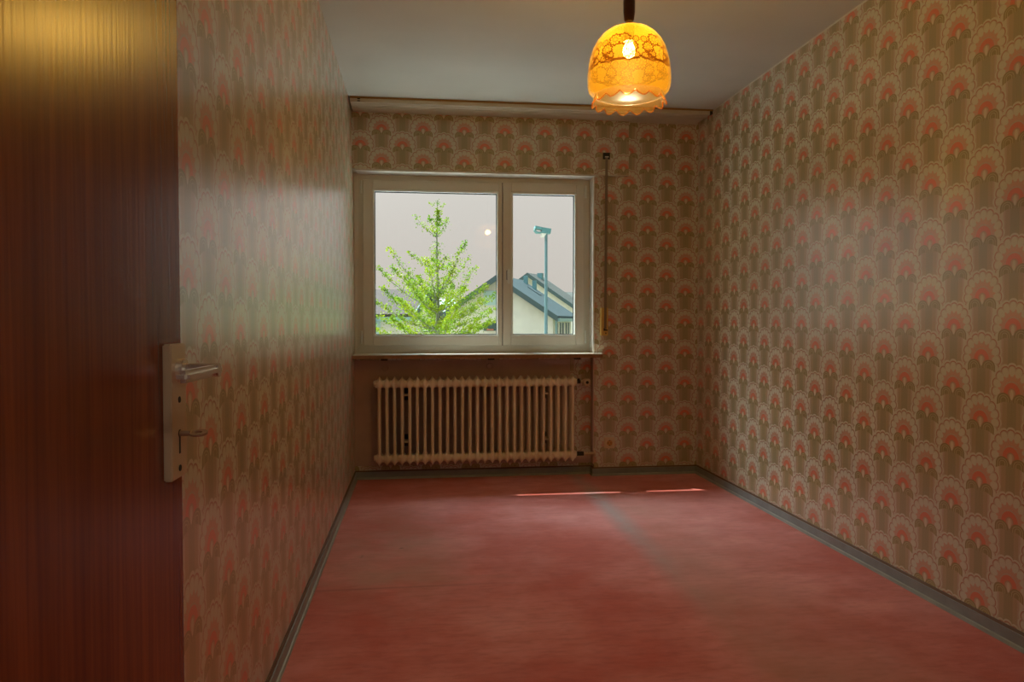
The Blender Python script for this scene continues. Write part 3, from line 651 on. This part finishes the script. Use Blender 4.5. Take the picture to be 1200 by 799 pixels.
# ------------------------------------------------------------------ the young tree
TX, TY = .272, 11.0
tree = thing('young_tree', 'young bright green tree with rising feathery branches in front of the window', 'tree', (TX, TY, G))
def zpx(y): return 1.06 + (376.9-y)/870*11.0*1.0 - G
def xpx(x): return ((x-512)/870*11.0)*1.008
bm = B_(); path(bm, [(0, 0, 0), (.02, .01, 1.6), (0, 0, 3.2), (.015, 0, zpx(348)), (0, 0, zpx(300)), (0, 0, zpx(262)), (.01, 0, zpx(236))], [.075, .060, .042, .024, .014, .008, .003], 10)
obj('trunk', bm, BARK, tree, smooth=True)
br = [ # (start y px, end x px, end y px, depth offset m, density, sag)
 (279, 486, 252, .05, .45, .1), (279, 503, 256, -.2, .7, 0), (279, 526, 254, .1, .55, 0), (277, 514, 258, .35, .5, 0),
 (318, 478, 295, .1, .7, 0), (318, 523, 302, -.1, .8, 0), (300, 508, 292, .2, .6, 0), (312, 506, 306, -.5, .6, 0), (316, 528, 306, .5, .5, 0),
 (349, 457, 291, .0, .75, .1), (349, 479, 328, -.6, .6, 0), (349, 546, 283, .1, 1.1, -.1), (345, 553, 297, .5, .5, 0), (350, 500, 310, -.9, .9, 0), (350, 528, 320, .9, .9, 0), (350, 490, 320, .5, .8, 0),
 (363, 443, 312, .1, .6, .1), (362, 461, 316, -.5, .8, 0), (366, 559, 311, .2, .7, 0), (366, 569, 335, -.3, 1.0, 0), (366, 480, 335, -1.1, 1.1, 0), (366, 540, 340, -1.0, 1.0, 0), (366, 535, 330, 1.1, .9, 0), (366, 488, 335, 1.1, .9, 0),
 (382, 448, 336, .1, 1.1, .1), (386, 438, 350, -.3, 1.0, .1), (388, 436, 368, .4, .9, .1), (384, 583, 343, -.1, 1.0, 0), (388, 584, 360, .4, 1.0, 0), (380, 560, 350, -.8, 1.0, 0), (384, 470, 352, -1.2, 1.1, 0), (384, 500, 356, 1.3, 1.0, 0), (386, 530, 360, -1.3, 1.0, 0),
 (404, 432, 380, .2, 1.0, .1), (404, 462, 372, -1.0, 1.1, 0), (404, 578, 376, .1, 1.0, 0), (404, 555, 374, -1.0, 1.0, 0), (402, 596, 366, .2, .9, 0), (404, 500, 378, 1.4, 1.0, 0), (404, 520, 376, -1.5, 1.1, 0),
 (425, 428, 398, .2, .9, 0), (425, 590, 395, .1, .9, 0), (425, 470, 392, -1.2, 1.0, 0), (425, 550, 392, 1.2, 1.0, 0), (430, 510, 395, -1.5, 1.0, 0), (450, 440, 420, .4, .8, 0), (450, 585, 420, -.2, .8, 0), (450, 500, 415, 1.4, .8, 0), (450, 530, 415, -1.4, .8, 0)]
lv, lf = [], []
def leaf(p, sz):
    n = Vector((random.gauss(0, 1), random.gauss(0, 1), random.gauss(0, 1))).normalized(); a = n.orthogonal().normalized(); a.rotate(Matrix.Rotation(random.random()*6.3, 3, n)); b = n.cross(a)
    i = len(lv); lv.extend([p-a*sz*.9, p+b*sz*.55, p+a*sz*.9, p-b*sz*.55]); lf.append((i, i+1, i+2, i+3))
for (ys, xe_, ye, dz, den, sag) in br:
    p0 = Vector((0, 0, zpx(ys))); p3 = Vector((xpx(xe_), dz, zpx(ye))); L = (p3-p0).length
    pts = []
    for k in range(9):
        f = k/8; p = p0.lerp(p3, f); p.z -= .10*L*math.sin(PI*f)*(.6+sag*3); p += Vector((random.gauss(0, .006), random.gauss(0, .006), random.gauss(0, .006)))
        pts.append(p)
    bm = B_(); path(bm, pts, [max(.0022, .013*L*(1-.88*k/8)) for k in range(9)], 5); obj('branch', bm, BARK, tree)
    n = int(L*400*den)
    for _ in range(n):
        f = random.random()**.8*.98+.02; q = f*8; k = min(7, int(q)); p = pts[k].lerp(pts[k+1], q-k)
        wd = (.018+.040*math.sin(PI*min(1, f*.95+.03))**1.0)*(1.0 if L > .8 else .75)
        leaf(p+Vector((random.gauss(0, wd), random.gauss(0, wd), abs(random.gauss(0, wd))*.8-.01)), random.uniform(.012, .024))
    # side twigs with leaf clusters
    for _ in range(int(L*5*den)):
        f = random.uniform(.2, .95); q = f*8; k = min(7, int(q)); p = pts[k].lerp(pts[k+1], q-k)
        tl_ = random.uniform(.07, .18)*(1-.5*f); d = (p3-p0).normalized()+Vector((random.gauss(0, .5), random.gauss(0, .5), random.uniform(0, .7))); d.normalize()
        for j in range(int(26*den)): leaf(p+d*tl_*random.random()+Vector((random.gauss(0, .014), random.gauss(0, .014), random.gauss(0, .014))), random.uniform(.011, .021))
for _ in range(260):
    z = random.uniform(zpx(266), zpx(247)); leaf(Vector((random.gauss(0.02, .028), random.gauss(0, .03), z)), random.uniform(.012, .022))
for x, y in ((505, 240), (508, 241), (513, 238), (513, 240), (518, 243), (521, 240), (512, 246), (513, 249)):
    for _ in range(14): leaf(Vector((xpx(x)+random.gauss(0, .014), random.gauss(0, .02), zpx(y)+random.gauss(0, .014))), random.uniform(.010, .018))
for _ in range(500):
    z = random.uniform(zpx(380), zpx(284)); leaf(Vector((random.gauss(0.0, .045), random.gauss(0, .045), z)), random.uniform(.011, .020))
me = bpy.data.meshes.new('foliage'); me.from_pydata([tuple(v) for v in lv], [], lf); me.materials.append(LEAF)
fo = bpy.data.objects.new('foliage', me); COL.objects.link(fo); fo.parent = tree; fo['kind'] = 'stuff'
